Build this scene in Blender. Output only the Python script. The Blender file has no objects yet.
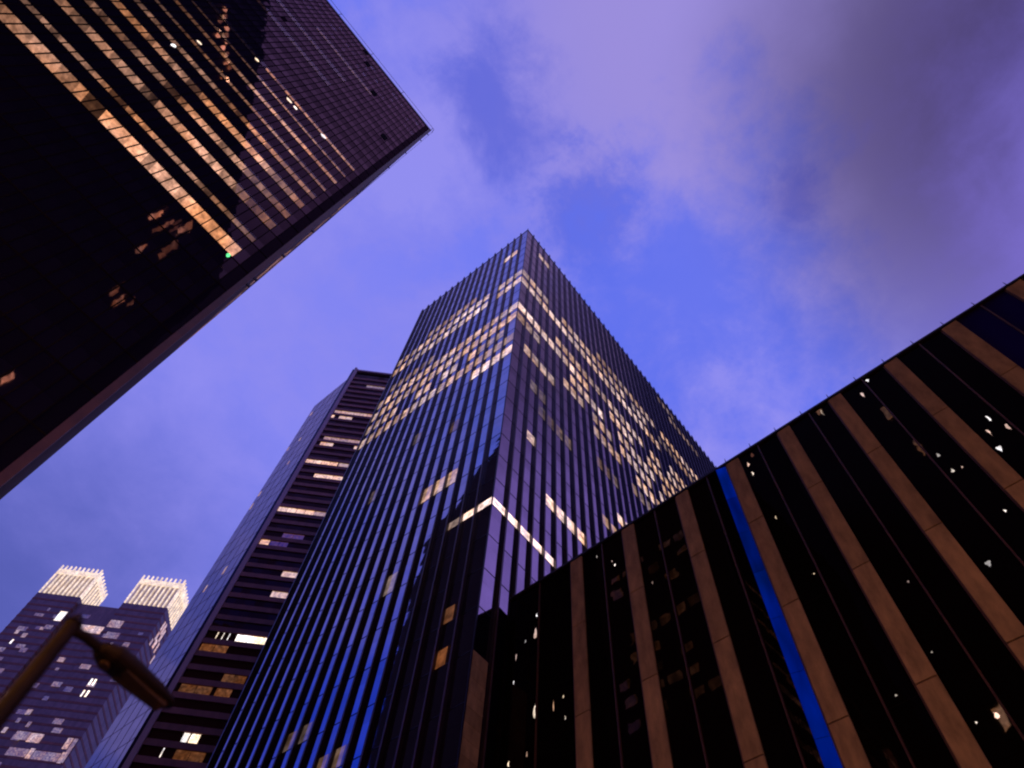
import bpy, math, random
from mathutils import Vector, Matrix
rnd = random.Random(7)
S = bpy.context.scene
COL = S.collection
R = math.radians

# ------------------------------------------------------------------ camera
F_PX = 697.367
def _n(v): v = Vector(v); v.normalize(); return v
Zc = _n((42.394, -355.22, F_PX))                 # world axes seen from the camera (x right, y down, z forward)
_a = Vector((1, 0, 0)); _a = _n(_a - _a.dot(Zc)*Zc); _b = Zc.cross(_a)
Xc = math.cos(0.89538)*_a + math.sin(0.89538)*_b
Yc = Zc.cross(Xc)
def cam2world(v): return Vector((Xc.dot(v), Yc.dot(v), Zc.dot(v)))
def ray(px, py): return _n(cam2world(Vector((px-512, py-384, F_PX))))
EYE = 1.6
cam = bpy.data.objects.new('camera', bpy.data.cameras.new('camera'))
COL.objects.link(cam); S.camera = cam
r_, u_, b_ = cam2world(Vector((1, 0, 0))), cam2world(Vector((0, -1, 0))), cam2world(Vector((0, 0, -1)))
cam.matrix_world = Matrix(((r_.x, u_.x, b_.x, 0), (r_.y, u_.y, b_.y, 0), (r_.z, u_.z, b_.z, EYE), (0, 0, 0, 1)))
cam.data.sensor_width = 36; cam.data.lens = F_PX/1024*36
cam.data.clip_start = 0.1; cam.data.clip_end = 9000
cam.data.dof.use_dof = True; cam.data.dof.focus_distance = 140; cam.data.dof.aperture_fstop = 0.55
S.cycles.pixel_filter_type = 'BLACKMAN_HARRIS'; S.cycles.filter_width = 2.1

# ------------------------------------------------------------------ dusk sky
W = bpy.data.worlds.new('World'); S.world = W; W.use_nodes = True
nt = W.node_tree; nt.nodes.clear()
def N(nt, typ, **kw):
    n = nt.nodes.new(typ)
    for k, v in kw.items():
        if k in n.inputs.keys(): n.inputs[k].default_value = v
        else: setattr(n, k, v)
    return n
def L(nt, a, b): nt.links.new(a, b)
def math_(nt, op, a, b=None, c=None, clamp=False):
    n = nt.nodes.new('ShaderNodeMath'); n.operation = op; n.use_clamp = clamp
    for i, v in enumerate((a, b, c)):
        if v is None: continue
        if isinstance(v, (int, float)): n.inputs[i].default_value = v
        else: L(nt, v, n.inputs[i])
    return n.outputs[0]
def mixc(nt, f, a, b, mode='MIX'):
    n = nt.nodes.new('ShaderNodeMix'); n.data_type = 'RGBA'; n.blend_type = mode
    for i, v in ((0, f), (6, a), (7, b)):
        if isinstance(v, (int, float)): n.inputs[i].default_value = v
        elif isinstance(v, tuple): n.inputs[i].default_value = (*v, 1) if len(v) == 3 else v
        else: L(nt, v, n.inputs[i])
    return n.outputs[2]
def ramp(nt, f, stops):
    n = nt.nodes.new('ShaderNodeValToRGB'); cr = n.color_ramp
    while len(cr.elements) < len(stops): cr.elements.new(0.5)
    for e, (p, c) in zip(cr.elements, stops): e.position = p; e.color = (*c, 1)
    L(nt, f, n.inputs[0]); return n.outputs[0]
tc = N(nt, 'ShaderNodeTexCoord')
D = tc.outputs['Generated']
sky = N(nt, 'ShaderNodeTexSky', sky_type='NISHITA', sun_disc=False, sun_elevation=R(1.0), sun_rotation=R(270), ozone_density=4.0)
def noise(scale, detail, rough, off=(0, 0, 0), dist=0.0):
    m = N(nt, 'ShaderNodeMapping'); m.inputs['Location'].default_value = off; m.inputs['Scale'].default_value = (1, 1, 1.6)
    L(nt, D, m.inputs[0])
    n = N(nt, 'ShaderNodeTexNoise', Scale=scale, Detail=detail, Roughness=rough, Distortion=dist)
    L(nt, m.outputs[0], n.inputs['Vector']); return n.outputs[0]
n1 = noise(3.4, 6, 0.55, (1.3, 0.4, 0), 0.35)
n2 = noise(11.0, 6, 0.65, (4.1, 2.2, 1), 0.2)
nn = math_(nt, 'ADD', math_(nt, 'MULTIPLY', n1, 0.64), math_(nt, 'MULTIPLY', n2, 0.36))
def blob(vec, lo, hi, wob=0.6):
    """0 far from the direction, 1 near it, its rim broken up by the cloud noise; lo/hi in degrees."""
    d = N(nt, 'ShaderNodeVectorMath', operation='DOT_PRODUCT'); L(nt, D, d.inputs[0]); d.inputs[1].default_value = vec
    a = math_(nt, 'MULTIPLY', math_(nt, 'ARCCOSINE', math_(nt, 'MINIMUM', d.outputs['Value'], 0.99999)), 57.3)
    a = math_(nt, 'ADD', a, math_(nt, 'MULTIPLY', math_(nt, 'SUBTRACT', nn, 0.5), wob*(hi-lo)*3))
    m = N(nt, 'ShaderNodeMapRange', interpolation_type='SMOOTHSTEP')
    L(nt, a, m.inputs[0]); m.inputs[1].default_value = lo; m.inputs[2].default_value = hi
    m.inputs[3].default_value = 1; m.inputs[4].default_value = 0
    return m.outputs[0]
BLUE = (0.125, 0.18, 0.90); PERI = (0.212, 0.222, 0.85); LAV = (0.33, 0.27, 0.70)
c = ramp(nt, nn, [(0.40, BLUE), (0.49, PERI), (0.60, (0.285, 0.27, 0.86))])
c = mixc(nt, math_(nt, 'MULTIPLY', blob(ray(800, -60), 12, 33, 0.16), 0.97), c, LAV)
c = mixc(nt, math_(nt, 'MULTIPLY', blob(ray(980, 120), 1, 23, 0.12), 0.8), c, (0.24, 0.19, 0.50))
c = mixc(nt, math_(nt, 'MULTIPLY', blob(ray(230, 400), 4, 30), 0.7), c, (0.27, 0.26, 0.86))
c = mixc(nt, math_(nt, 'MULTIPLY', blob(ray(485, 112), 0.2, 6.5, 1.6), 0.75), c, (0.10, 0.125, 0.66))
c = mixc(nt, math_(nt, 'MULTIPLY', blob(ray(600, 212), 0.3, 5.0, 2.2), 0.75), c, (0.10, 0.13, 0.68))
c = mixc(nt, math_(nt, 'MULTIPLY', blob(ray(700, 300), 2.5, 15, 1.3), 0.85), c, (0.115, 0.165, 0.84))
c = mixc(nt, math_(nt, 'MULTIPLY', blob(ray(795, 200), 0.3, 3.0, 1.6), 0.45), c, (0.10, 0.10, 0.55))
c = mixc(nt, math_(nt, 'MULTIPLY', blob(ray(1160, 40), 6, 30, 0.10), 1.0), c, (0.045, 0.03, 0.085))
c = mixc(nt, blob(ray(-60, 640), 1, 24, 0.3), c, (0.095, 0.11, 0.44))
# the deep blue clear sky low in the west and the violet overcast low in the south-east
c = mixc(nt, blob((-0.75, 0.55, 0.36), 18, 40, 0.3), c, (0.015, 0.058, 0.82))
c = mixc(nt, blob((-0.80, -0.30, 0.45), 18, 44, 0.3), c, (0.01, 0.04, 0.60))
c = mixc(nt, blob((0.55, -0.60, 0.58), 12, 34, 0.3), c, (0.26, 0.20, 0.80))
skyc = mixc(nt, 1.0, sky.outputs[0], (0.010, 0.012, 0.03), 'MULTIPLY')
c = mixc(nt, 1.0, c, skyc, 'ADD')
bg = N(nt, 'ShaderNodeBackground', Strength=1.0); L(nt, c, bg.inputs[0])
wo = N(nt, 'ShaderNodeOutputWorld'); L(nt, bg.outputs[0], wo.inputs[0])

sun = bpy.data.objects.new('sun', bpy.data.lights.new('sun', 'SUN')); COL.objects.link(sun)
sun.data.energy = 0.12; sun.data.angle = R(12); sun.data.color = (1, 0.62, 0.42)
sun.rotation_euler = (0, R(-80), 0)

S.view_settings.view_transform = 'Standard'; S.view_settings.look = 'None'
S.view_settings.gamma = 1; S.view_settings.exposure = 0.0
S.render.engine = 'CYCLES'
S.cycles.max_bounces = 6; S.cycles.glossy_bounces = 4; S.cycles.diffuse_bounces = 2; S.cycles.transparent_max_bounces = 8
S.cycles.sample_clamp_indirect = 4
S.cycles.caustics_reflective = False; S.cycles.caustics_refractive = False

# ------------------------------------------------------------------ materials
M = {}
def mat(name):
    m = bpy.data.materials.new(name); m.use_nodes = True; m.node_tree.nodes.clear(); M[name] = m
    return m, m.node_tree
def glass(name, tint, ior, rough=0.02, dark=(0.006, 0.004, 0.012), base=0.0, wav=0.0, wscale=0.6, ripple=0.0):
    """Coated facade glass: a near black body under a tinted mirror coat that grows towards grazing."""
    m, t = mat(name)
    tcn = N(t, 'ShaderNodeTexCoord')
    fr = N(t, 'ShaderNodeFresnel', IOR=ior)
    f = math_(t, 'ADD', math_(t, 'MULTIPLY', fr.outputs[0], 1-base), base)
    g = N(t, 'ShaderNodeBsdfGlossy', Roughness=rough)
    nz = N(t, 'ShaderNodeTexNoise', Scale=0.35, Detail=5, Roughness=0.6); L(t, tcn.outputs['Object'], nz.inputs['Vector'])
    at = N(t, 'ShaderNodeAttribute', attribute_name='lum')
    k = math_(t, 'MULTIPLY', at.outputs['Fac'], math_(t, 'ADD', math_(t, 'MULTIPLY', nz.outputs[0], 0.5), 0.75))
    cc = mixc(t, 1.0, tint, k, 'MULTIPLY')
    L(t, cc, g.inputs['Color'])
    d = N(t, 'ShaderNodeBsdfDiffuse'); d.inputs[0].default_value = (*dark, 1)
    if wav:
        wn = N(t, 'ShaderNodeTexNoise', Scale=wscale, Detail=2); L(t, tcn.outputs['Object'], wn.inputs['Vector'])
        bp = N(t, 'ShaderNodeBump', Strength=1.0, Distance=wav); L(t, wn.outputs[0], bp.inputs['Height']); L(t, bp.outputs[0], g.inputs['Normal'])
    mx = N(t, 'ShaderNodeMixShader'); L(t, f, mx.inputs[0]); L(t, d.outputs[0], mx.inputs[1]); L(t, g.outputs[0], mx.inputs[2])
    o = N(t, 'ShaderNodeOutputMaterial'); L(t, mx.outputs[0], o.inputs[0]); return m
glass('glass_blue', (0.80, 0.74, 0.80), 2.3, base=0.5, wav=0.010, wscale=0.25, dark=(0.010, 0.004, 0.005))
glass('glass_violet', (0.76, 0.60, 0.60), 2.2, base=0.62, wav=0.008, wscale=0.3)
glass('glass_bronze', (0.50, 0.27, 0.30), 1.75, base=0.0, wav=0.006, wscale=0.5)
glass('glass_black', (0.55, 0.42, 0.42), 1.5, base=0.0, wav=0.007, wscale=0.45, dark=(0.004, 0.002, 0.002))
glass('glass_brown', (0.55, 0.40, 0.36), 1.5, dark=(0.05, 0.014, 0.008))
glass('glass_painted_sky', (0.3, 0.3, 0.6), 1.6, base=0.0, wav=0.004, wscale=0.5, dark=(0.012, 0.004, 0.10))  # dark blue body carries a painted sky reflection
glass('glass_panel', (0.60, 0.53, 0.54), 2.4, base=0.42, wav=0.01, wscale=0.2)

def solid(name, col, rough=0.6, spec=0.3, var=0.25, scale=1.5, metallic=0.0, streak=0.0):
    m, t = mat(name)
    tcn = N(t, 'ShaderNodeTexCoord')
    mp = N(t, 'ShaderNodeMapping'); mp.inputs['Scale'].default_value = (1, 1, 0.35 if streak else 1); L(t, tcn.outputs['Object'], mp.inputs[0])
    nz = N(t, 'ShaderNodeTexNoise', Scale=scale, Detail=8, Roughness=0.62); L(t, mp.outputs[0], nz.inputs['Vector'])
    lo = tuple(v*(1-var) for v in col); hi = tuple(min(1, v*(1+var)) for v in col)
    cc = ramp(t, nz.outputs[0], [(0.3, lo), (0.7, hi)])
    gi = N(t, 'ShaderNodeNewGeometry')
    cc = mixc(t, 1.0, cc, math_(t, 'ADD', math_(t, 'MULTIPLY', gi.outputs['Random Per Island'], 0.4), 0.8), 'MULTIPLY')
    p = N(t, 'ShaderNodeBsdfPrincipled'); p.inputs['Roughness'].default_value = rough; p.inputs['Metallic'].default_value = metallic
    p.inputs['Specular IOR Level'].default_value = spec
    L(t, cc, p.inputs['Base Color'])
    n3 = N(t, 'ShaderNodeTexNoise', Scale=scale*14, Detail=4); L(t, tcn.outputs['Object'], n3.inputs['Vector'])
    bp = N(t, 'ShaderNodeBump', Strength=0.25, Distance=0.01); L(t, n3.outputs[0], bp.inputs['Height']); L(t, bp.outputs[0], p.inputs['Normal'])
    o = N(t, 'ShaderNodeOutputMaterial'); L(t, p.outputs[0], o.inputs[0]); return m
solid('bronze', (0.018, 0.006, 0.010), 0.30, 0.35, 0.3, 0.8)
solid('fin_nose', (0.075, 0.034, 0.040), 0.35, 0.4, 0.3, 0.8)
solid('black_wall', (0.03, 0.009, 0.004), 0.8, 0.1)
solid('bronze_dark', (0.012, 0.005, 0.008), 0.35, 0.3, 0.3, 0.8)
solid('stone', (0.36, 0.20, 0.09), 0.75, 0.2, 0.35, 1.6, streak=1)
solid('stone_brown', (0.10, 0.036, 0.014), 0.7, 0.2, 0.3, 1.0)
solid('stone_dark', (0.10, 0.045, 0.035), 0.7, 0.2, 0.3, 1.0)
solid('copper_trim', (0.085, 0.032, 0.02), 0.45, 0.4, 0.3, 1.0)
solid('purple_stone', (0.24, 0.078, 0.050), 0.6, 0.3, 0.25, 0.5, streak=1)
solid('purple_light', (0.42, 0.24, 0.22), 0.5, 0.4, 0.15, 0.5, streak=1)
solid('black_room', (0.008, 0.004, 0.004), 0.9, 0.05)
solid('asphalt', (0.05, 0.05, 0.052), 0.85, 0.2, 0.3, 2.0)
solid('paving', (0.22, 0.20, 0.18), 0.8, 0.2, 0.25, 1.5)
solid('kerb', (0.30, 0.29, 0.27), 0.8, 0.2, 0.2, 1.5)
solid('white_paint', (0.75, 0.75, 0.72), 0.7, 0.2, 0.1, 3)
solid('lamp_metal', (0.030, 0.013, 0.004), 0.6, 0.15, 0.4, 4.0)
solid('lamp_lens', (0.12, 0.05, 0.008), 0.5, 0.2, 0.35, 9.0)

def emit(name, col, strength, nscale=1.2, lo=0.45, hi=1.35, stretch=(1, 1, 1), hue=1.0):
    """Lit rooms seen through glass: brightness by pane ('lum') and by a blotchy pattern of fixtures and blinds, under a thin gloss."""
    m, t = mat(name)
    tcn = N(t, 'ShaderNodeTexCoord'); mp = N(t, 'ShaderNodeMapping'); mp.inputs['Scale'].default_value = stretch; L(t, tcn.outputs['Object'], mp.inputs[0])
    nz = N(t, 'ShaderNodeTexNoise', Scale=nscale, Detail=3, Roughness=0.6); L(t, mp.outputs[0], nz.inputs['Vector'])
    mr = N(t, 'ShaderNodeMapRange'); L(t, nz.outputs[0], mr.inputs[0]); mr.inputs[1].default_value = 0.35; mr.inputs[2].default_value = 0.68
    mr.inputs[3].default_value = lo; mr.inputs[4].default_value = hi
    at = N(t, 'ShaderNodeAttribute', attribute_name='lum')
    st = math_(t, 'MULTIPLY', math_(t, 'MULTIPLY', mr.outputs[0], at.outputs['Fac']), strength)
    nv = N(t, 'ShaderNodeTexNoise', Scale=0.23, Detail=1); L(t, tcn.outputs['Object'], nv.inputs['Vector'])
    wv = N(t, 'ShaderNodeTexVoronoi', Scale=1.3); L(t, mp.outputs[0], wv.inputs['Vector'])
    st = math_(t, 'MULTIPLY', st, math_(t, 'ADD', math_(t, 'MULTIPLY', wv.outputs['Distance'], -0.8), 1.45))
    ce = ramp(t, nv.outputs[0], [(0.36, (col[0], col[1]*(1-0.13*hue), col[2]*(1-0.28*hue))), (0.62, (col[0], min(1, col[1]*(1+0.10*hue)), min(1, col[2]*(1+0.38*hue))))])
    e = N(t, 'ShaderNodeEmission'); L(t, ce, e.inputs[0]); L(t, st, e.inputs[1])
    g = N(t, 'ShaderNodeBsdfGlossy', Roughness=0.03); g.inputs[0].default_value = (0.22, 0.2, 0.25, 1)
    ad = N(t, 'ShaderNodeAddShader'); L(t, e.outputs[0], ad.inputs[0]); L(t, g.outputs[0], ad.inputs[1])
    o = N(t, 'ShaderNodeOutputMaterial'); L(t, ad.outputs[0], o.inputs[0]); return m
emit('lit_pink', (1.0, 0.64, 0.46), 0.78, 1.1)
emit('lit_amber', (1.0, 0.48, 0.26), 1.0, 2.6, 0.55, 1.3)
emit('lit_cream', (1.0, 0.60, 0.35), 0.95, 1.4, 0.6, 1.25)
emit('lit_white', (1.0, 0.86, 0.70), 1.5, 2.0)
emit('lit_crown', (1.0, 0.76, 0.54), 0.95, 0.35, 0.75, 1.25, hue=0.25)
emit('lit_orange', (1.0, 0.36, 0.14), 0.20, 1.2)
emit('lit_mirrored', (1.0, 0.45, 0.2), 0.28, 1.0)
emit('lit_flood', (1.0, 0.58, 0.28), 11, 0.5)
emit('sky_reflection_glow', (0.0, 0.008, 0.14), 1.0, 0.8, 0.7, 1.2, (1, 1, 0.2))  # mirrored blue sky given as emission
_t = M['sky_reflection_glow'].node_tree
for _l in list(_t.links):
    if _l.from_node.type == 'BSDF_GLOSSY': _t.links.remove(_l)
emit('lit_green', (0.10, 1.0, 0.22), 1.2, 2.0)
emit('lit_shop', (1.0, 0.66, 0.36), 2.5, 0.5)
m, t = mat('window_pane')
tr = N(t, 'ShaderNodeBsdfTransparent'); tr.inputs[0].default_value = (0.85, 0.80, 0.78, 1)
gl = N(t, 'ShaderNodeBsdfGlossy', Roughness=0.02); gl.inputs[0].default_value = (0.6, 0.45, 0.5, 1)
fr = N(t, 'ShaderNodeFresnel', IOR=1.55); mx = N(t, 'ShaderNodeMixShader'); L(t, fr.outputs[0], mx.inputs[0])
L(t, tr.outputs[0], mx.inputs[1]); L(t, gl.outputs[0], mx.inputs[2]); o = N(t, 'ShaderNodeOutputMaterial'); L(t, mx.outputs[0], o.inputs[0])

# ------------------------------------------------------------------ building helpers
class Tower:
    """A thing of s-scaled coordinates seen from the eye: p (relative to the eye, before scaling) -> s*p + eye."""
    def __init__(self, name, label, cat, s, base, group=None):
        self.s = s
        self.root = bpy.data.objects.new(name, None); COL.objects.link(self.root)
        self.o = Vector((base[0]*s, base[1]*s, 0)); self.root.location = self.o
        self.root.empty_display_size = 3
        self.root['label'] = label; self.root['category'] = cat
        if group: self.root['group'] = group
        self.z0 = -EYE/s                           # ground level in these coordinates
    def part(self, name, mb, m, parent=None, kind=None, label=None):
        ob = mb.build(name, m, self.s, self.o)
        ob.parent = parent or self.root
        if kind: ob['kind'] = kind
        if label: ob['label'] = label
        return ob
class MB:
    def __init__(self): self.v = []; self.f = []; self.l = []; self.mi = []
    def quad(self, pts, lum=1.0, mi=0):
        i = len(self.v); self.v += [tuple(p) for p in pts]; self.f.append(tuple(range(i, i+len(pts)))); self.l.append(lum); self.mi.append(mi)
    def box(self, fr, u0, u1, n0, n1, z0, z1, lum=1.0, mi=0):
        i = len(self.v)
        for z in (z0, z1):
            for (u, n) in ((u0, n0), (u1, n0), (u1, n1), (u0, n1)): self.v.append(tuple(fr(u, n, z)))
        for f in ((3, 2, 1, 0), (4, 5, 6, 7), (0, 1, 5, 4), (1, 2, 6, 5), (2, 3, 7, 6), (3, 0, 4, 7)):
            self.f.append(tuple(i+k for k in f)); self.l.append(lum); self.mi.append(mi)
    def prism(self, poly, z0, z1):
        i = len(self.v); n = len(poly)
        for z in (z0, z1):
            for p in poly: self.v.append((p[0], p[1], z))
        self.f.append(tuple(i+n-1-k for k in range(n))); self.f.append(tuple(i+n+k for k in range(n)))
        for k in range(n): self.f.append((i+k, i+(k+1) % n, i+n+(k+1) % n, i+n+k))
        self.l += [1.0]*(n+2); self.mi += [0]*(n+2)
    def tube(self, a, b, r, seg=8, r2=None):
        a = Vector(a); b = Vector(b); d = (b-a).normalized(); x = d.orthogonal().normalized(); y = d.cross(x); i = len(self.v)
        for p, rr in ((a, r), (b, r if r2 is None else r2)):
            for k in range(seg):
                t = 2*math.pi*k/seg; self.v.append(tuple(p + rr*(math.cos(t)*x+math.sin(t)*y)))
        for k in range(seg): self.f.append((i+k, i+(k+1) % seg, i+seg+(k+1) % seg, i+seg+k))
        self.f.append(tuple(i+seg-1-k for k in range(seg))); self.f.append(tuple(i+seg+k for k in range(seg)))
        self.l += [1.0]*(seg+2); self.mi += [0]*(seg+2)
    def build(self, name, m, s=1.0, o=Vector((0, 0, 0))):
        me = bpy.data.meshes.new(name)
        me.from_pydata([(x*s-o[0], y*s-o[1], z*s+EYE-o[2]) for x, y, z in self.v], [], self.f)
        ms = m if isinstance(m, (list, tuple)) else [m]
        for k in ms: me.materials.append(M[k])
        if len(ms) > 1: me.polygons.foreach_set('material_index', self.mi)
        at = me.attributes.new('lum', 'FLOAT', 'FACE'); at.data.foreach_set('value', self.l)
        me.update()
        ob = bpy.data.objects.new(name, me); COL.objects.link(ob); return ob
def frame(ox, oy, ux, uy, nx, ny):
    """Facade coordinates: u along the wall, n outwards, z up."""
    return lambda u, n, z: (ox+ux*u+nx*n, oy+uy*u+ny*n, z)
def pane(mb, fr, u0, u1, z0, z1, n=0.0, tilt=0.0015, lum=1.0, mi=0):
    """A flat pane set a hair out of true, so neighbouring panes mirror slightly different bits of sky."""
    a, b = rnd.gauss(0, tilt), rnd.gauss(0, tilt); w, h = (u1-u0)/2, (z1-z0)/2
    f = lambda su, sz: n + a*su*w + b*sz*h
    pts = [fr(u0, f(-1, -1), z0), fr(u1, f(1, -1), z0), fr(u1, f(1, 1), z1), fr(u0, f(-1, 1), z1)]
    U = Vector(pts[1])-Vector(pts[0]); Nn = Vector(fr(0, 1, 0))-Vector(fr(0, 0, 0))
    if U.cross(Vector((0, 0, 1))).dot(Nn) < 0: pts.reverse()      # the front of a pane looks outwards
    mb.quad(pts, lum, mi)
def seen_size(T, fr, u0, u1, z0, z1):
    p = Vector(fr((u0+u1)/2, 0, (z0+z1)/2)); d = p.length*T.s
    nrm = Vector(fr(0, 1, 0))-Vector(fr(0, 0, 0))
    return (u1-u0)*(z1-z0)*T.s**2*abs(nrm.dot(p.normalized()))/d**2

# ================================================================== setting: ground, roads, pavements
def slab(name, x0, x1, y0, y1, z0, z1, m):
    mb = MB(); mb.box(frame(0, 0, 1, 0, 0, 1), x0, x1, y0, y1, z0-EYE, z1-EYE); ob = mb.build(name, m); ob['kind'] = 'structure'; return ob
slab('ground', -3000, 3000, -3000, 3000, -1.0, -0.02, 'paving')
slab('road', -300, 400, 4, 17, -0.015, 0.004, 'asphalt')
slab('road', 9, 22, -300, 3.9, -0.015, 0.004, 'asphalt')
slab('pavement', -300, 0, 17.2, 24, -0.01, 0.14, 'paving')
slab('pavement', 30, 33, -60, 3, -0.01, 0.14, 'paving')
slab('kerb', -300, 0, 17.0, 17.2, -0.01, 0.15, 'kerb')
mb = MB()
for k in range(40): mb.box(frame(0, 0, 1, 0, 0, 1), -120+6*k, -117+6*k, 10.4, 10.55, 0.005-EYE, 0.008-EYE)
ob = mb.build('lane_markings', 'white_paint'); ob['kind'] = 'structure'

# ================================================================== central glass tower with fins
T = Tower('office_tower', 'tall blue glass tower with close vertical fins and bands of lit floors', 'skyscraper', 1.13, (60, 45))
CX, CY, CH = 27.292, 27.82, 149.2
BL, NL, BR, NR, FL = 1.806, 17, 1.87, 50, 4.22
frL = frame(CX, CY, 0, 1, -1, 0)            # left wall, u runs away from the corner
frR = frame(CX, CY, 1, 0, 0, -1)
ZB = 51.7
VIS = 2.7
def lit_h(nm, k): return 1.15 if k == 0 else 2.0 if (nm == 'R' and k in (2, 4, 5)) else 1.7 if k < -2 else VIS
litL, litR = {}, {}
def setl(d, k, b0, b1, v=1.0, j=0.42):
    for b in range(b0, b1+1): d[(k, b)] = v*rnd.uniform(1-j, 1+j)
for k in (9, 10, 11, 12): setl(litL, k, 4, 16, 0.92)
setl(litL, 9, 3, 3, 0.7); setl(litL, 12, 0, 3, 0.8); setl(litL, 11, 0, 3, 0.75); setl(litL, 9, 0, 2, 0.45); setl(litL, 8, 0, 3, 1.15)
setl(litL, 15, 0, 16, 1.0); setl(litL, 16, 0, 16, 0.85); litL.pop((16, 3)); litL.pop((15, 3)); setl(litL, 17, 6, 12, 0.55)
setl(litL, 20, 1, 2, 1.0); setl(litL, 10, 1, 3, 0.35); setl(litL, 13, 10, 15, 0.3)
for b in (5, 8, 11, 12): litL.pop((10, b), None)
setl(litL, 0, 0, 1, 1.9, 0.1); setl(litL, 0, 2, 2, 0.5); setl(litL, 2, 3, 5, 0.75, 0.1)
setl(litL, 6, 8, 8, 0.16); setl(litL, 5, 4, 4, 0.12); setl(litL, -1, 6, 6, 0.25); setl(litL, -4, 9, 10, 0.16); setl(litL, -5, 6, 7, 0.2); setl(litL, 4, 11, 11, 0.12)
setl(litR, 16, 0, 20, 0.75); setl(litR, 15, 0, 22, 1.0); setl(litR, 17, 12, 22, 0.5); setl(litR, 21, 2, 3, 0.95)
for b in (4, 5, 17): litR.pop((16, b), None)
setl(litR, 16, 23, 26, 0.35); setl(litR, 17, 24, 31, 1.0); setl(litR, 16, 27, 33, 0.6); setl(litR, 21, 28, 34, 0.38); setl(litR, 22, 26, 29, 0.28)
setl(litR, 12, 0, 9, 1.2); setl(litR, 13, 5, 12, 0.6); setl(litR, 11, 7, 11, 0.95); setl(litR, 11, 0, 2, 0.45)
setl(litR, 9, 1, 4, 0.55); setl(litR, 10, 6, 8, 0.8)
for k, b0, b1 in ((13, 13, 30), (12, 13, 33), (11, 14, 34), (10, 14, 35), (9, 16, 36), (14, 24, 31)): setl(litR, k, b0, b1, 1.05, 0.3)
setl(litR, 9, 10, 13, 0.8); setl(litR, 10, 10, 12, 0.7); setl(litR, 8, 15, 17, 0.35); setl(litR, 8, 22, 34, 0.8)
for kb in ((11, 20), (12, 17), (12, 18), (10, 19), (13, 22), (9, 22), (11, 26), (10, 27), (9, 29), (13, 19)): litR.pop(kb, None)
setl(litR, 0, 0, 4, 2.2, 0.15); setl(litR, 2, 4, 7, 1.5, 0.1); setl(litR, 4, 2, 2, 1.1); setl(litR, 4, 10, 12, 0.8); setl(litR, 5, 12, 13, 1.3)
setl(litR, 6, 3, 6, 0.14); setl(litR, 7, 2, 3, 0.15); setl(litR, 7, 10, 12, 0.2)
litL[(-3, 1)] = 0.6; litL[(-4, 1)] = 0.9
k_lo, k_hi = -12, 22
for nm, fr, nb, bw, lit, gm in (('L', frL, NL, BL, litL, 'glass_blue'), ('R', frR, NR, BR, litR, 'glass_violet')):
    cw = MB(); tb = MB(); cells = []
    for b in range(nb):
        u0, u1 = b*bw, (b+1)*bw
        for k in range(k_lo, k_hi+1):
            z = ZB+FL*k; zt = min(z+FL, CH)
            if (k, b) in lit:
                cells.append((seen_size(T, fr, u0, u1, z, z+VIS), u0, u1, z, lit[(k, b)], k, b))
                if lit_h(nm, k) < VIS: pane(cw, fr, u0, u1, z+lit_h(nm, k), z+VIS, lum=0.95)
            else:
                pane(cw, fr, u0, u1, z, z+VIS, lum=rnd.uniform(0.9, 1.05))
            pane(cw, fr, u0, u1, z+VIS, zt, lum=rnd.uniform(0.84, 0.98))
    for k in range(k_lo, k_hi+1):
        z = ZB+FL*k
        tb.box(frR if nm == 'R' else frL, 0.0, nb*bw, -0.05, 0.025, z-0.03, z+0.03)
    cwo = T.part('curtain_wall', cw, gm)
    T.part('transom', tb, 'bronze_dark', parent=cwo)
    cells.sort(reverse=True)
    for c_ in cells[:48]:
        _, u0, u1, z, l, k, b = c_
        m1 = MB(); pane(m1, fr, u0+(0.8 if k < -2 else 0), u1, z, z+lit_h(nm, k), n=0.0, lum=l)
        if k < -2: pane(m1, fr, u0, u0+0.8, z, z+1.7, lum=0.03)
        T.part('lit_window', m1, 'lit_orange' if k < -2 and k > -5 and b == 1 else 'lit_pink')
    m1 = MB()
    for c_ in cells[48:]:
        _, u0, u1, z, l, k, b = c_
        pane(m1, fr, u0, u1, z, z+lit_h(nm, k), lum=l)
    T.part('lit_window', m1, 'lit_pink', kind='stuff')
    for b in range(1, nb+1):                     # fins: thin deep blades with a flat nose, run past the roof as points
        fb = MB(); u = b*bw
        fb.box(fr, u-0.06, u+0.06, -0.05, 0.30, ZB+FL*k_lo, CH+0.2)
        fb.box(fr, u-0.085, u+0.085, 0.30, 0.335, ZB+FL*k_lo, CH+0.2, mi=1)
        fb.box(fr, u-0.06, u+0.06, 0.05, 0.25, CH+0.2, CH+1.0)
        T.part('fin', fb, ['bronze', 'fin_nose'])
core = MB(); core.prism([(CX+0.3, CY+0.3), (CX+NR*BR, CY+0.3), (CX+NR*BR, CY+NL*BL), (CX+0.3, CY+NL*BL)], T.z0, CH-0.4)
T.part('core', core, 'black_room')
cp = MB(); cp.box(frR, -0.08, NR*BR, -0.4, 0.06, CH, CH+0.18); cp.box(frL, 0.4, NL*BL, -0.4, 0.06, CH, CH+0.18)
T.part('parapet', cp, 'bronze_dark')
ce = MB(); ce.box(frR, -0.05, 0.05, -0.05, 0.05, ZB+FL*k_lo, CH+1.1); T.part('corner_post', ce, 'bronze_dark')
pb = MB(); pb.prism([(CX-0.1, CY-0.1), (CX+NR*BR, CY-0.1), (CX+NR*BR, CY+NL*BL), (CX-0.1, CY+NL*BL)], T.z0, ZB+FL*k_lo-0.01)
T.part('podium', pb, 'stone_dark')

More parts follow.
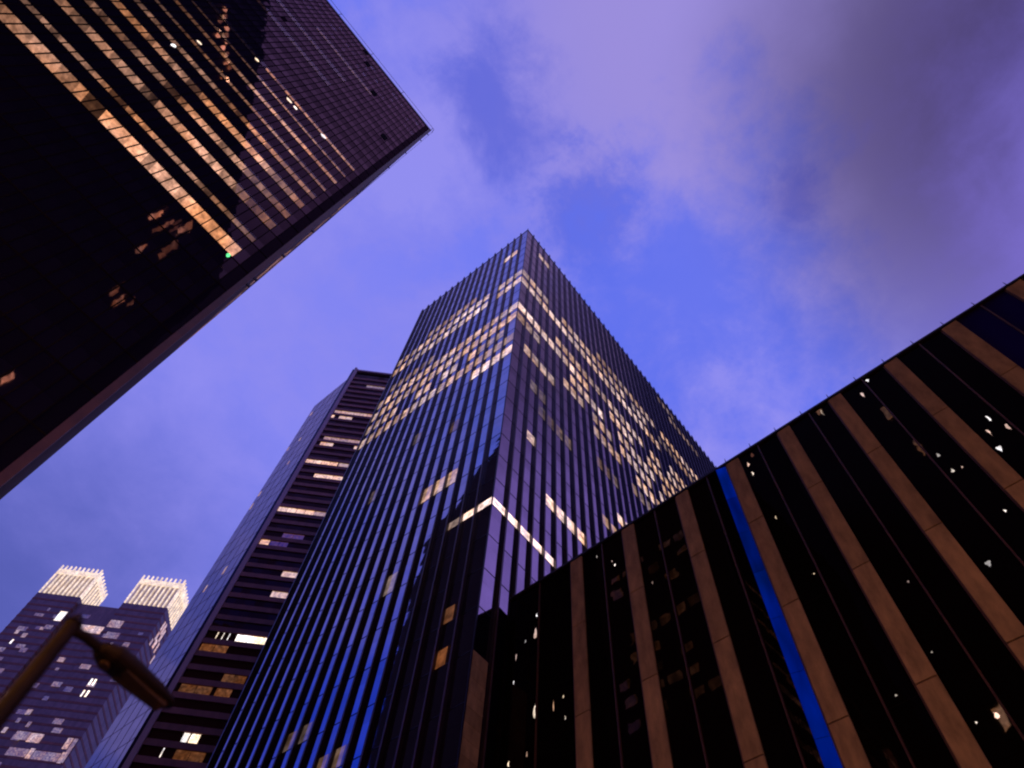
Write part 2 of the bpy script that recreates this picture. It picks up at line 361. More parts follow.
lp = MB(); z = 34.9  # brown reflection of the building opposite, built as solid jointed panels
while z > 3:
    lp.box(frR, 0.06, BR-0.2, -0.1, 0.035, z-1.12, z-0.03); z -= 1.12
lpo = T.part('reflection_panel', lp, 'stone'); lp = MB(); lp.box(frR, 0.06, BR-0.2, -0.1, 0.01, 2, 34.8); T.part('joint_backing', lp, 'stone_dark', parent=lpo)
# ================================================================== left tower: grid wall with glowing office floors
T = Tower('office_block', 'dark tower with purple gridded glass and sloping rows of amber lit ceilings', 'skyscraper', 0.872, (-30, 40))
AX, AY, AH, AW, AD = -0.94, 27.82, 134.2, 60.0, 27.0
frA = frame(AX, AY, -1, 0, 0, -1)            # u runs to the left (west)
frE = frame(AX, AY, 0, 1, 1, 0)
MOD, FLA, VA, A0 = 0.76, 3.90, 2.35, 49.3
NC = int(AW/MOD)
def arow(k, u):
    """Brightness of the ceiling of floor k at distance u from the right corner of the wall."""
    if k < 0 or k > 9: return 0
    end = 1.9 if k == 0 else (8.2 if k == 1 else (6.8 if k < 7 else 1.6))
    if u < end:
        return (0.32 if int(u/0.76) % 3 else 0.22) if (u > 1.6 and k > 0) else 0
    v = (1.0, 0.70, 0.95, 0.72, 1.05, 0.95, 0.65, 0.95, 0.6, 0.9)[k]
    if k >= 7 and u < 6.8: v *= 0.6
    if 15.1 < u < 16.2: return 0.10 if k < 5 else v*0.5
    if u > 15.8:
        v *= (0.68, 0.68, 0.60, 0.66, 0.66, 0.50, 0.45, 0.28, 0.2, 0.12)[k]
        v *= max(0.25, 1-(u-16)/(15 if k > 1 else 30))
    if k == 5 and 11 < u < 15: v *= 0.25
    if k == 9 and u > 13.5: v *= 0.15
    return v
cw = MB(); segs = {}; mg = MB(); n_ceil = {}
kA_lo, kA_hi = -12, 21
for k in range(kA_lo, kA_hi+1):
    z = A0+FLA*k; zt = min(z+FLA, AH)
    va = (2.2, 1.15, 1.9, 1.7, 1.85, 1.5, 1.15, 1.4, 1.05, 1.3)[k] if 0 <= k <= 9 else 1.8
    for b in range(NC):
        u0, u1 = 1.2+b*MOD, 1.2+(b+1)*MOD
        a = arow(k, (u0+u1)/2)
        if k == 17 and 9.5 < u0 < 21: a = 0.13
        if k in (15, 13) and 12 < u0 < 30: a = 0.045
        dk = rnd.random() < 0.004 and k > 8
        if a > 0: segs.setdefault((k, int((u0+0.6)/9.15)), []).append((u0, u1, z, va, a*rnd.choice((0.55, 0.8, 1.0, 1.15, 1.4))))
        else: pane(cw, frA, u0, u1, z, z+va, tilt=0.004 if k > 0 else 0.0015, lum=0.05 if dk else rnd.uniform(0.8, 1.0))
        pane(cw, frA, u0, u1, z+va, zt, tilt=0.004 if k > 0 else 0.0015, lum=rnd.uniform(0.45, 0.62))
    pane(cw, frA, 0, 1.2, z, zt, tilt=0.0, lum=0.12)
    for b in range(0, int(AD/1.5)): pane(cw, frE, b*1.5, (b+1)*1.5, z, zt, tilt=0.003, lum=0.6)
cwo = T.part('curtain_wall', cw, 'glass_bronze')
for b in range(NC+1):
    u = 1.2+b*MOD; mg.box(frA, u-0.035, u+0.035, -0.03, 0.05, A0+FLA*kA_lo, AH)
for k in range(kA_lo, kA_hi+1):
    z = A0+FLA*k; mg.box(frA, 0, 1.2+NC*MOD, -0.03, 0.035, z-0.05, z+0.03)
T.part('mullion_grid', mg, 'black_room', parent=cwo)
for (k, sgi), lst in sorted(segs.items()):
    w = MB(); rm = MB(); gp = MB()
    for (u0, u1, z, va, a) in lst:
        rm.quad([frA(u0, -0.16, z+va), frA(u0, -3.0, z+va), frA(u1, -3.0, z+va), frA(u1, -0.16, z+va)], a)
        w.quad([frA(u0, -0.04, z+va+0.01), frA(u0, -3.0, z+va+0.01), frA(u1, -3.0, z+va+0.01), frA(u1, -0.04, z+va+0.01)])
        w.quad([frA(u0, -2.95, z), frA(u1, -2.95, z), frA(u1, -2.95, z+va), frA(u0, -2.95, z+va)])
        w.quad([frA(u0, -0.04, z), frA(u1, -0.04, z), frA(u1, -3.0, z), frA(u0, -3.0, z)])
        pane(gp, frA, u0, u1, z, z+va, tilt=0.002)
    wo_ = T.part('office_window', gp, 'window_pane')
    T.part('lit_ceiling', rm, 'lit_amber', parent=wo_); T.part('room_shell', w, 'black_room', parent=wo_)
core = MB(); core.prism([(AX-0.05, AY+3.2), (AX-0.05, AY+AD), (AX-AW, AY+AD), (AX-AW, AY+3.2)], T.z0, AH-0.3)
core.prism([(AX-0.02, AY+0.25), (AX-0.02, AY+3.19), (AX-1.15, AY+3.19), (AX-1.15, AY+0.25)], T.z0, AH-0.3)
T.part('core', core, 'black_room')
cl = MB(); cl.box(frA, -0.12, 0.32, -0.4, 0.10, T.z0, AH); T.part('corner_column', cl, 'copper_trim')
cl = MB(); cl.box(frE, 0.401, AD, -0.3, 0.05, T.z0, AH); T.part('side_wall', cl, 'stone_brown')
side = frame(AX, AY, 0, 1, 1, 0); r2 = random.Random(3)
for k in range(5, 14):
    for y in range(7, 25, 3):
        if r2.random() < 0.55:
            b1 = MB(); b1.box(side, y, y+2.2, 0.04, 0.07, A0+FLA*k, A0+FLA*k+1.6, r2.uniform(0.4, 1.6)); T.part('side_window', b1, 'lit_mirrored')
pp = MB(); pp.box(frA, -0.12, 1.2+NC*MOD, -0.5, 0.08, AH, AH+0.55); T.part('parapet', pp, 'bronze_dark')
rl = MB(); rl.tube((AX+0.25, AY-0.35, AH+1.5), (AX-AW, AY-0.35, AH+1.5), 0.035); rl.tube((AX+0.25, AY-0.35, AH+1.5), (AX+0.45, AY+0.3, AH+1.2), 0.05)
for k in range(8): rl.tube((AX-8*k, AY-0.2, AH), (AX-8*k, AY-0.35, AH+1.55), 0.05)
T.part('roof_rail', rl, 'bronze_dark')
tr_ = MB(); tr_.tube((AX+0.42, AY+0.25, 47), (AX+0.42, AY+0.25, AH+1.1), 0.025); tro = T.part('cleaning_track', tr_, 'bronze_dark')
for z in [131.5, 124, 110.5, 98, 81, 64, 56, 49.8, 48.4]:
    bk = MB(); bk.box(frame(AX, AY, 1, 0, 0, 1), 0.1, 0.45, 0.2, 0.3, z, z+0.28); T.part('bracket', bk, 'bronze_dark')
for (x, z, w_, h_, m_) in [(-13.0, 83.5, 0.8, 0.7, 'lit_white'), (-12.0, 83.4, 0.6, 0.6, 'lit_white'), (-7.9, 84.4, 0.8, 0.8, 'lit_white'), (-18.3, 84.2, 0.6, 0.7, 'lit_white'), (-20.7, 74.1, 0.6, 0.6, 'lit_white'), (-20.5, 68.6, 0.45, 0.9, 'lit_white'), (-3.15, 49.0, 0.28, 0.7, 'lit_green')]:
    b1 = MB(); f_ = frame(0, AY, 1, 0, 0, -1)
    b1.quad([f_(x+w_/2*math.cos(a_)*rnd.uniform(0.8, 1.1), 0.06, z+h_/2*math.sin(a_)*rnd.uniform(0.8, 1.1)) for a_ in [k_*math.pi/5 for k_ in range(10)]], 1.2)
    T.part('bright_lamp', b1, m_, label='green exit light' if m_ == 'lit_green' else None)
for (x, z) in [(-17.6, 133.0), (-4.3, 105.7), (-10.6, 118.0), (-15.5, 128.0)]:
    b1 = MB(); b1.box(frame(0, AY, 1, 0, 0, -1), x-0.5, x+0.5, -0.02, 0.07, z-1.0, z+1.0); T.part('open_window', b1, 'black_room')

# ================================================================== right building: stone piers and black glass
T = Tower('office_building', 'building with broad brown stone piers between strips of black glass', 'office building', 0.95, (50, 0))
BXx, BXy = 0.99864986, -0.05194661
BD = 34.168
frB = frame(BXx*BD, BXy*BD, -BXy, BXx, -BXx, -BXy)    # u towards the left end, n towards the street
BH, BE, BS = 49.35, 33.9, -44.0
cols = [26.1, 20.3, 14.6, 9.55, 4.75, 0.2, -4.5, -9.1, -13.9, -18.7, -23.5, -28.3, -33.1, -38]
cwid = [1.25, 1.25, 1.2, 1.15, 1.1, 1.05, 1.05, 1.1, 1.1, 1.1, 1.1, 1.1, 1.1, 1.1]
joints = [41.55, 33.3, 25.05, 16.8, 8.5]
edges = []
allc = [(BE+0.9, 1.2)] + list(zip(cols, cwid))
for i in range(len(allc)-1):
    cw = MB(); cs = MB()
    ua = allc[i+1][0]+allc[i+1][1]/2; ub = allc[i][0]-allc[i][1]/2; um = (ua+ub)/2
    for k in range(0, 12):
        z = 49.35-4.125*(k+1); zt = z+4.125
        pieces = [(um, ub), (ua, um)]
        for (p, q) in pieces:
            if i == 3 and p == ua: p = ua+0.95
            if p < -30 and k > 9: continue
            if p < -9.3 and k < 3:                    # sky reflection in the topmost lights, painted as a dark blue body
                fz = lambda zz: -(zz-(49.35-12.375))*0.004
                cs.quad([frB(p, fz(z), z), frB(p, fz(zt), zt), frB(q, fz(zt), zt), frB(q, fz(z), z)], rnd.uniform(0.55, 0.65))
            else: pane(cw, frB, p, q, z, zt, tilt=0.0018, lum=rnd.uniform(0.85, 1.0))
    edges.append((ua, ub, um))
    if cw.f: T.part('glass_bay', cw, 'glass_black')
    if cs.f: T.part('sky_reflection_pane', cs, 'glass_painted_sky')
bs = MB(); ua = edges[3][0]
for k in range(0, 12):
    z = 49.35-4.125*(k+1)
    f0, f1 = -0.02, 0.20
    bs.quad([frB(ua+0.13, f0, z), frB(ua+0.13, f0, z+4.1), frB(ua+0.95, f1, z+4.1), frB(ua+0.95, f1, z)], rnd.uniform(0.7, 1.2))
T.part('sky_reflection_strip', bs, 'sky_reflection_glow', label='narrow strip of glass beside a pier, its blue sky reflection painted as a glow')  # sky reflection between the piers, put in as an even blue glow
for i, (uc, w) in enumerate(zip(cols, cwid)):
    cb = MB(); zs = [49.3]+joints+[T.z0]
    for a, b in zip(zs[:-1], zs[1:]): cb.box(frB, uc-w/2, uc+w/2, -0.2, 0.16, b+0.05, a-0.05)
    co = T.part('stone_pier', cb, 'stone')
    jb = MB(); jb.box(frB, uc-w/2+0.02, uc+w/2-0.02, -0.2, 0.10, T.z0, 49.2); T.part('joint_backing', jb, 'stone_dark', parent=co)
    eb = MB(); eb.box(frB, uc+w/2+0.005, uc+w/2+0.12, -0.1, 0.09, T.z0, 49.25); T.part('pier_shade_strip', eb, 'copper_trim', parent=co)  # dark strip standing in for the shaded left side of the pier
for (ua, ub, um) in edges:
    eb = MB(); eb.box(frB, um-0.05, um+0.05, -0.05, 0.14, T.z0, 49.25); T.part('mullion', eb, 'copper_trim')
body = MB(); body.box(frB, BS+0.1, BE+0.25, -40, -1.3, T.z0, BH-0.2); body.box(frB, BE-0.1, BE+0.25, -1.29, -0.3, T.z0, BH-0.2); T.part('body', body, 'stone_dark')
cp = MB(); cp.box(frB, BS, BE+0.3, -2.5, 0.2, BH, BH+0.22); T.part('parapet', cp, 'bronze_dark')
ul = BE
while ul > -30:
    pb = MB(); pb.tube(frB(ul, 0.0, BH+0.2), frB(ul, 0.0, BH+0.95), 0.055, 6, 0.02); T.part('roof_pin', pb, 'bronze_dark'); ul -= 2.38
spots = [(-5.34, 36.22, 0.3, 0.7), (-6.56, 37.44, 0.22, 0.9), (-4.95, 33.67, 0.26, 0.4), (-2.61, 36.55, 0.26, 0.5), (-3.14, 36.43, 0.14, 0.28), (-3.22, 32.08, 0.12, 0.3), (-0.86, 29.52, 0.34, 0.58), (2.98, 30.81, 0.16, 0.26), (3.85, 26.38, 0.12, 0.15), (6.41, 25.1, 0.14, 0.2), (2.9, 22.3, 0.26, 0.42), (3.8, 22.32, 0.12, 0.16), (-2.4, 48.9, 0.32, 0.6), (-1.5, 47.65, 0.2, 1.0), (1.6, 48.5, 0.2, 1.0), (7.86, 48.7, 0.34, 0.7), (8.47, 47.96, 0.24, 0.8), (8.45, 46.56, 0.18, 0.7), (7.5, 34.58, 0.12, 0.15), (18.89, 41.48, 0.15, 0.5), (8.2, 40.82, 0.12, 0.46), (30.77, 45.52, 0.22, 0.6), (30.88, 43.64, 0.40, 1.78), (32.0, 43.3, 0.14, 0.5), (23.9, 48.1, 0.12, 0.5), (22.36, 46.38, 0.12, 0.4), (22.1, 45.77, 0.18, 0.4), (30.7, 35.69, 0.30, 1.72), (28.85, 35.41, 0.1, 1.2), (27.9, 35.7, 0.14, 0.44), (27.75, 33.79, 0.14, 0.48), (33.0, 42.07, 0.16, 0.98), (33.1, 39.52, 0.14, 0.6), (33.1, 32.5, 0.22, 0.64), (31.33, 32.54, 0.16, 0.64), (-2.59, 38.31, 0.2, 0.5), (-6.16, 38.9, 0.16, 0.9), (-5.6, 37.8, 0.14, 0.8)]
for j, (u, z, w, h) in enumerate(spots):
    b1 = MB(); pts = []
    for k_ in range(12):                              # lamp reflections put in as uneven glowing patches on the glass
        a_ = k_*math.pi/6; rr = rnd.uniform(0.6, 1.15)
        pts.append(frB(u+w*0.36*math.cos(a_)*rr + w*0.2*math.sin(a_*2+j), 0.012, z+h*0.42*math.sin(a_)*rr))
    b1.quad(pts, rnd.uniform(0.25, 0.6) if rnd.random() < 0.45 and h < 1.5 else rnd.uniform(0.8, 1.2))
    T.part('light_or_glint', b1, 'lit_orange' if j in (15, ) else 'lit_pink' if j % 3 == 1 else 'lit_white')

# ================================================================== slim tower behind, banded floors
T = Tower('banded_tower', 'slim tower with smooth violet side and dark banded floors behind the finned tower', 'skyscraper', 1.8, (34, 92))
PX, PY = 29.1, 81.6
q = 0.70710678
frD = frame(PX, PY, q, -q, -q, -q)
frG = frame(PX, PY, 0.0256, 0.99967, -0.99967, 0.0256)
DH, DF = 149.6, 2.15
body = MB(); body.prism([(PX+0.2, PY+0.35), (PX+q*20, PY-q*20+0.3), (PX+q*20+12, PY-q*20+12), (PX+14, PY+30), (PX+0.7, PY+15.5)], T.z0, DH-0.1)
T.part('core', body, 'black_room')
cw = MB()
for k in range(0, 76):
    z = DH-1.9-DF*(k+1)
    if z < 2: continue
    for b in range(6): pane(cw, frG, b*2.6, (b+1)*2.6, z, z+DF, tilt=0.0012, lum=rnd.uniform(0.94, 1.0))
pane(cw, frG, 0, 15.6, DH-1.9, DH, tilt=0)
gs = T.part('glass_side', cw, 'glass_panel')
jl = MB()
for k in range(0, 66, 2): jl.box(frG, 0, 15.6, -0.02, 0.02, DH-1.9-DF*k-0.06, DH-1.9-DF*k+0.03)
for b in range(1, 6): jl.box(frG, b*2.6-0.03, b*2.6+0.03, -0.02, 0.025, 5, DH)
T.part('joint_lines', jl, 'purple_stone', parent=gs)
gl_ = MB(); sp = MB()
for k in range(0, 68):
    z = DH-1.9-DF*(k+1)
    for b in range(14): pane(gl_, frD, b*1.4, (b+1)*1.4, z, z+DF, n=-0.02, tilt=0.003, lum=rnd.uniform(0.3, 1.0))
    sp.box(frD, 0, 19.8, -0.2, 0.16, z-0.48, z+0.36)
T.part('floor_glass', gl_, 'glass_brown'); T.part('spandrel', sp, 'purple_stone')
cb = MB(); cb.box(frD, -0.75, 0.0, -0.25, 0.22, T.z0, DH+0.6); T.part('corner_pier', cb, 'purple_light')
cb = MB(); cb.box(frD, -1.2, -0.755, -0.25, 0.14, T.z0, DH+0.2); T.part('corner_recess', cb, 'bronze')
rf = MB(); rf.box(frD, -0.2, 19.8, -0.4, 0.3, DH-0.5, DH+0.1); rf.box(frD, -0.9, -0.4, -0.3, 0.2, DH+0.6, DH+1.2); T.part('roof_edge', rf, 'purple_light')
rf = MB(); rf.tube(frD(-0.65, 0, DH+0.6), frD(-0.65, 0, DH+1.6), 0.08); T.part('mast', rf, 'bronze')
def dz(z): return DH-1.9-DF*round((DH-1.9-z)/DF)+0.37
for (u0, u1, z, l, m_) in [(3.9, 9.5, 141.8, 0.30, 'lit_cream'), (0.1, 8.5, 128.6, 0.62, 'lit_cream'), (1.6, 4.4, 126.6, 0.75, 'lit_cream'), (0, 0.6, 126.6, 1.3, 'lit_cream'), (0.9, 9, 117.6, 0.42, 'lit_cream'), (0.8, 3.4, 115.2, 0.95, 'lit_cream'), (7.6, 8.8, 115.2, 0.8, 'lit_cream'), (0.0, 6.1, 108.9, 1.15, 'lit_cream'), (6.3, 8.5, 108.9, 0.5, 'lit_cream'), (2.9, 8.2, 104.7, 1.15, 'lit_cream'), (0.0, 6.2, 93.8, 1.15, 'lit_cream'), (6.2, 8.2, 93.8, 0.4, 'lit_cream'), (0.1, 1.6, 85.3, 1.1, 'lit_cream'), (1.7, 4.6, 85.3, 0.30, 'lit_orange'), (5.9, 8.3, 78.6, 0.75, 'lit_cream'), (5.8, 8.3, 74.3, 0.7, 'lit_cream'), (4.1, 8.2, 65.9, 1.7, 'lit_white'), (0.2, 3.8, 63.6, 0.9, 'lit_orange'), (5.0, 8.0, 58.8, 0.6, 'lit_orange'), (0.5, 4.5, 56.6, 0.6, 'lit_orange'), (5, 7, 56.6, 0.8, 'lit_orange'), (3.9, 4.7, 50.8, 0.7, 'lit_white'), (4.8, 5.9, 50.8, 1.3, 'lit_white'), (2.5, 2.65, 48.6, 1.0, 'lit_white'), (1.4, 1.55, 66.0, 1, 'lit_white'), (2.2, 2.35, 66.0, 1, 'lit_white'), (3.0, 3.15, 66.0, 1, 'lit_white'), (3.0, 6.5, 87.4, 0.4, 'lit_orange'), (4.0, 7.5, 48.6, 0.5, 'lit_orange')]:
    b1 = MB(); zz = dz(z); n_ = max(1, int((u1-u0)/1.4)); w = (u1-u0)/n_
    for i in range(n_): pane(b1, frD, u0+i*w+0.03, u0+(i+1)*w-0.03 if w > 0.5 else u0+(i+1)*w, zz, zz+1.25, n=0.01, lum=l*rnd.uniform(0.85, 1.15))
    T.part('lit_window', b1, m_)
for (u, z, w, h) in [(14.2, 144.0, 0.7, 1.6), (11, 129, 0.5, 1.2), (15.0, 129, 0.6, 1.3), (16-1.0, 108, 0.6, 2.0), (12.0, 83.5, 0.5, 1.6), (8.1, 85.2, 0.7, 1.8), (14.9, 112, 0.5, 1.6), (9.2, 118, 0.4, 1.3), (3.2, 60, 0.5, 1.8), (2.0, 70, 0.5, 2.4)]:
    b1 = MB(); pane(b1, frG, u-w/2, u+w/2, z-h/2, z+h/2, n=0.02, lum=rnd.uniform(0.35, 0.8)); T.part('light_or_glint', b1, 'lit_cream')

# ================================================================== twin block tower with glowing crowns
T = Tower('crowned_tower', 'distant twin block tower low on the left with two white glowing lattice crowns', 'skyscraper', 2.0, (45, 205))
ox, oy = 21.7, 196.4
frF = frame(ox, oy, q, -q, -q, -q)                    # front
def frS(u): return frame(ox+q*u, oy-q*u, q, q, q, -q)  # side wall at u, v runs back
solid('tower_wall', (0.22, 0.12, 0.10), 0.45, 0.4, 0.3, 0.4, streak=1)
glass('glass_tower', (0.55, 0.50, 0.34), 1.6, rough=0.15, base=0.0, dark=(0.07, 0.045, 0.07))
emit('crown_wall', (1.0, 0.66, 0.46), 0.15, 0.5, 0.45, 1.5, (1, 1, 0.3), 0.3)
HT, HB = 149.6, 139.3
for (ua, ub, dep) in ((0, 12.0, 14), (23.9, 36.4, 19)):
    b = MB(); b.box(frF, ua, ub, -dep, 0, T.z0, HB); T.part('block', b, 'tower_wall')
    sl = MB()
    for k in range(60):
        z = HB-2.1-2.1*k
        if z < 10: break
        sl.box(frF, ua-0.04, ub+0.05, -dep, 0.05, z-0.35, z+0.25)
    T.part('spandrel', sl, 'purple_stone')
    # crown: a lattice cage of fins round a glowing wall, open at the top
    g = MB(); d2 = 9.5
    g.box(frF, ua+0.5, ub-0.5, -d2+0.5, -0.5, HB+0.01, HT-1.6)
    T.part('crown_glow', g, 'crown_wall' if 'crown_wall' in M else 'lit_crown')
    nf = 10
    for i in range(nf):
        u = ua+0.25+(ub-ua-0.5)*i/(nf-1)
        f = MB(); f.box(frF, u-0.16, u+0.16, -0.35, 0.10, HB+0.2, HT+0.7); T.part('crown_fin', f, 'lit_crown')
    fs = frS(ub)
    for i in range(7):
        v = 0.9+(d2-1.4)*i/6
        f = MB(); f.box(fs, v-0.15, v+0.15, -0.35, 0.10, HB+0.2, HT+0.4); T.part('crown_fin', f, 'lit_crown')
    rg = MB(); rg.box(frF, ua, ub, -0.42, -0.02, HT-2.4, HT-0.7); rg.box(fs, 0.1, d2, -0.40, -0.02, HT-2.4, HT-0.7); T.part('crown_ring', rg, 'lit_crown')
lk = MB(); lk.box(frF, 12.0, 23.9, -12, -1.2, T.z0, 138.2); T.part('link', lk, 'tower_wall')
sl = MB()
for k in range(50): sl.box(frF, 12.05, 23.85, -12, -1.15, 125-2.1*k, 125.5-2.1*k)
T.part('link_spandrel', sl, 'purple_stone')
def eq(u0, u1, z0, z1, l, m_='lit_pink', fr=frF, n=0.07):
    b1 = MB(); k = max(1, int((u1-u0)/0.8)); w = (u1-u0)/k
    for i in range(k): pane(b1, fr, u0+i*w, u0+(i+1)*w-0.02, z0, z1, n=n, lum=l*rnd.uniform(0.75, 1.2))
    T.part('lit_window', b1, m_)
eq(15.0, 23.7, 128.8, 131.2, 0.95, n=-1.0); eq(10.0, 11.9, 130.5, 133.8, 1.0, 'lit_white'); eq(24.2, 27.8, 130.5, 133.0, 0.55); eq(25.5, 29.0, 127.0, 129.0, 0.3)
eq(29.8, 30.3, 112.8, 114.6, 1.4, 'lit_white'); eq(30.7, 31.2, 112.8, 114.6, 1.4, 'lit_white'); eq(29.9, 30.3, 109.5, 111.3, 1.4, 'lit_white'); eq(30.9, 31.4, 109.5, 111.3, 1.4, 'lit_white')
eq(27.5, 31.0, 123.3, 124.8, 0.5); eq(29.0, 29.4, 123.3, 124.8, 1.4, 'lit_white')
eq(22.0, 25.2, 97.2, 99.2, 0.4); eq(25.3, 28.3, 96.9, 99.1, 0.9); eq(23.0, 27.5, 93.4, 95.3, 0.35); eq(27.6, 28.6, 93.2, 95.6, 0.9); eq(28.7, 34.6, 93.2, 95.2, 0.35); eq(34.7, 35.7, 93, 95.6, 0.7); eq(33.8, 35.0, 96.3, 99.0, 0.8); eq(35.2, 36.1, 93.2, 99, 0.45)
for (u, z, w, l) in [(3, 126, 2.5, .25), (5.5, 124, 1.2, .5), (9.2, 127.5, 2.0, .3), (4.2, 121.7, .5, 1.3), (2.0, 119, 2.5, .3), (8.0, 119.6, 1.8, .22), (3.5, 115.5, .5, 1.2), (6, 113, 2.4, .25), (14, 116, 1.8, .3), (18, 119, 1.6, .55), (16, 111, 2.2, .2), (21, 112, 3, .3), (25, 117, 2.6, .35), (12.5, 108, 2.2, .22), (20, 104, 1.2, .45), (18, 99, .9, .7), (22.2, 101, 0.8, .5)]:
    eq(u, u+w, z, z+1.4, l, 'lit_pink' if l < 1 else 'lit_white', n=0.07 if u < 11.5 or u > 23.9 else -1.0)
r3 = random.Random(11)
for _ in range(46):
    u = r3.choice((r3.uniform(0.4, 10), r3.uniform(12.6, 22), r3.uniform(24.5, 34.5))); z = HB-2.1*r3.randint(3, 24)+0.35
    eq(u, u+r3.uniform(0.5, 2.4), z, z+r3.uniform(0.8, 1.5), r3.choice((.1, .14, .2, .3, .6)), n=0.06 if u < 11.5 or u > 23.9 else -1.1)
for (v, z, w, h, l) in [(2.8, 134.2, 0.8, 3.0, .9), (4.0, 134.0, 1.0, 3.6, 1.2), (5.2, 132.6, 1.0, 4.0, 1.0), (3.0, 131.2, 1.0, 2.6, .8), (4.2, 129.6, 1.2, 2.6, 1.2), (6.4, 129.8, 0.8, 3.2, .9), (8.0, 127.5, .7, 2.6, .8), (2.2, 128.6, .8, 2.0, .6), (9.5, 108.0, 0.8, 2.6, .5)]:
    eq(v, v+w, z, z+h, l, 'lit_pink', fr=frS(36.4), n=0.09)

# ================================================================== buildings behind the viewer, seen mirrored in the glass
T = Tower('dark_tower', 'very tall plain dark tower mirrored in the purple gridded wall', 'skyscraper', 1.0, (-60, -90))
b = MB(); b.prism([(-54.4, -8.2), (-76, 27), (-190, 20), (-190, -60), (-110, -150), (-8.8, -150), (-8.8, -84), (-19.6, -64.6)], T.z0, 215)
T.part('body', b, 'bronze_dark')
g1 = frame(-19.6, -64.6, -0.525, 0.851, 0.851, 0.525)
for (u, z, w, h, l) in [(71.8, 158.1, 1.4, 6, .2), (70.5, 140.1, 1.6, 5, .2), (88.2, 187.8, 1.4, 4, .4), (93.0, 87.8, 2, 4, .6)]:
    b1 = MB(); b1.box(g1, u-w/2, u+w/2, -0.2, 0.15, z-h/2, z+h/2, l); T.part('lit_window', b1, 'lit_flood')
for (u, z, w, h, l) in [(16.3, 164, 1.6, 6, .7), (7.6, 181, 2.0, 7, .35), (8.8, 158, 1.4, 4, .3), (12.2, 169, 1.0, 9, .2), (4.5, 172, 1.6, 9, .18), (1.7, 148.4, 1.6, 3, .3), (10, 176, 3, 4, .08)]:
    b1 = MB(); b1.box(g1, u-w/2, u+w/2, -0.2, 0.15, z-h/2, z+h/2, l); T.part('lit_window', b1, 'lit_flood')
g2 = frame(-8.8, -84, -0.4864, 0.8737, 0.8737, 0.4864)
for (u, z, w, h, l) in [(20.2, 151, 1.6, 5, .6), (18.2, 112.4, 1.6, 4, .6), (18.6, 105, 1.4, 3, .15), (17.0, 157, 1.2, 3, .2)]:
    b1 = MB(); b1.box(g2, u-w/2, u+w/2, -0.2, 0.15, z-h/2, z+h/2, l); T.part('lit_window', b1, 'lit_flood')
for k in range(9):
    b1 = MB(); u = 46.2+2.1*k; z = 193.3-1.06*k; b1.box(g1, u-0.5, u+0.5+0.5*(k % 2), -0.2, 0.4, z-0.7, z+0.7, (1.0, .3, .7, .2)[k % 4]); T.part('facade_lamp', b1, 'lit_flood')
T = Tower('grey_tower', 'tall plain tower farther west, mirrored in the black glass between stone piers', 'skyscraper', 1.0, (-100, 45))
b = MB(); b.prism([(-80, 28), (-80, 60), (-160, 60), (-160, 28)], T.z0, 275)
T.part('body', b, 'bronze_dark')
T = Tower('black_tower', 'tall black tower mirrored in the left wall of the finned tower', 'skyscraper', 1.0, (-60, 140))
b = MB(); b.prism([(-43, 139), (-130, 139), (-130, 60), (-32, 60), (-25, 87)], T.z0, 200)
T.part('body', b, 'black_wall')

# ================================================================== street lamp close by
T = Tower('street_lamp', 'unlit brown street lamp with a cobra head, dark against the distant crowned tower', 'street lamp', 0.565, (2.0, 11.33))
pl = MB(); pl.tube((2.0, 11.33, T.z0), (2.0, 11.33, 8.0), 0.19, 14, 0.12); T.part('pole', pl, 'lamp_metal')
bs_ = MB(); bs_.tube((2.0, 11.33, T.z0), (2.0, 11.33, T.z0+0.9), 0.38, 14, 0.26); T.part('base', bs_, 'lamp_metal')
cap = MB(); cap.tube((2.0, 11.33, 7.95), (2.0, 11.33, 8.12), 0.15, 14, 0.06); T.part('pole_cap', cap, 'lamp_metal')
P = [Vector((2.0, 11.33, 7.85)), Vector((2.3, 11.40, 7.95)), Vector((2.62, 11.49, 8.0))]
ar = MB()
for a, b in zip(P[:-1], P[1:]): ar.tube(a, b, 0.085, 12)
T.part('arm', ar, 'lamp_metal')
d = (Vector((4.25, 11.66, 8.0))-Vector((2.55, 11.50, 8.0))).normalized(); sd = Vector((-d.y, d.x, 0)); up = Vector((0, 0, 1))
st = [(0.0, 0.09, -0.06, 0.08), (0.12, 0.20, -0.12, 0.14), (0.32, 0.30, -0.16, 0.20), (0.6, 0.29, -0.15, 0.21), (1.3, 0.24, -0.11, 0.17), (1.62, 0.18, -0.07, 0.11), (1.72, 0.05, -0.02, 0.04)]
hd = MB(); o0 = Vector((2.55, 11.50, 8.0)); rings = []
for (t_, w, lo, hi) in st:
    ring = []
    for k in range(16):
        a = 2*math.pi*k/16; cx, cz = math.cos(a), math.sin(a)
        z = hi*cz if cz > 0 else -lo*cz*(-1)*-1
        ring.append(len(hd.v)); hd.v.append(tuple(o0+d*t_+sd*(w*(abs(cx)**0.8)*(1 if cx > 0 else -1))+up*(hi*cz if cz > 0 else -lo*cz)))
    rings.append(ring)
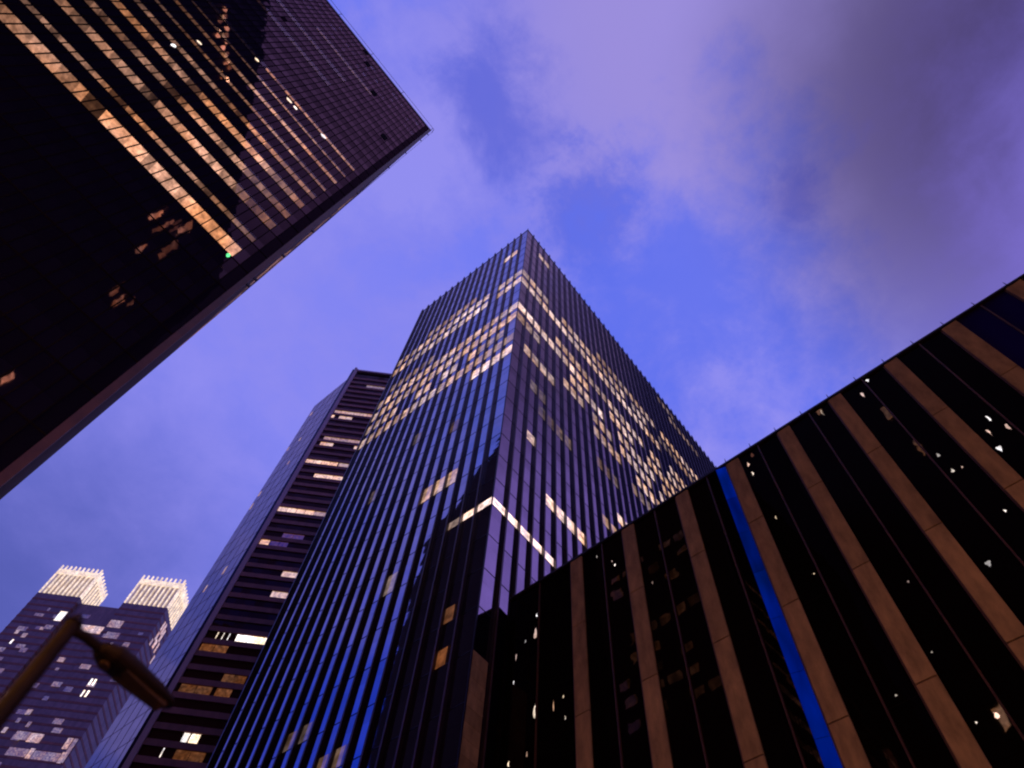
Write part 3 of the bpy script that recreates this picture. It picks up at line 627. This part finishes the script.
for r0, r1 in zip(rings[:-1], rings[1:]):
    for k in range(16): hd.f.append((r0[k], r0[(k+1) % 16], r1[(k+1) % 16], r1[k])); hd.l.append(1.0); hd.mi.append(0)
hd.f.append(tuple(rings[0][::-1])); hd.f.append(tuple(rings[-1])); hd.l += [1, 1]; hd.mi += [0, 0]
head = T.part('lamp_head', hd, 'lamp_metal')
ln = MB(); frH = lambda u, n, z: tuple(o0+d*u+sd*n+up*z)
for a, b, w0, w1, zz in ((0.60, 1.56, 0.20, 0.13, -0.145),):
    i = len(ln.v)
    for (u, n) in ((a, -w0), (b, -w1), (b, w1), (a, w0)): ln.v.append(frH(u, n, zz))
    for (u, n) in ((a, -w0), (b, -w1), (b, w1), (a, w0)): ln.v.append(frH(u, n, zz+0.10))
    for f in ((0, 1, 2, 3), (0, 4, 5, 1), (1, 5, 6, 2), (2, 6, 7, 3), (3, 7, 4, 0)): ln.f.append(tuple(i+k for k in f)); ln.l.append(1.0); ln.mi.append(0)
T.part('lens', ln, 'lamp_lens', parent=head)
pc = MB(); pc.tube(tuple(o0+d*0.30+up*(-0.14)), tuple(o0+d*0.30+up*(-0.20)), 0.09, 12); T.part('sensor', pc, 'lamp_lens', parent=head)

# unseen street lamps added to give the stone piers a warm wash
def added_street_light(x, y, label):
    T = Tower('added_street_light', label, 'street lamp', 1.0, (x, y), 'unseen street lamps added to warm the stone piers')
    p = MB(); p.tube((x, y, -1.6), (x, y, 7.4), 0.11, 12, 0.07); T.part('pole', p, 'lamp_metal')
    h = MB(); h.box(frame(x, y, 1, 0, 0, 1), -0.25, 0.25, -0.18, 0.18, 7.4, 7.6); T.part('lamp_head', h, 'lamp_metal')
    l = bpy.data.lights.new('bulb', 'POINT'); l.energy = 3400; l.color = (1, 0.50, 0.22); l.shadow_soft_size = 0.3
    lo = bpy.data.objects.new('bulb', l); COL.objects.link(lo); lo.parent = T.root; lo.location = (0, 0, 9.8)
for i, (x, y) in enumerate(((-14, 18.2), (-12, -22), (-16, 1.5), (3, -32), (-24, 3))):
    added_street_light(x, y, 'unseen street lamp with a small square head, added to light the stone piers')
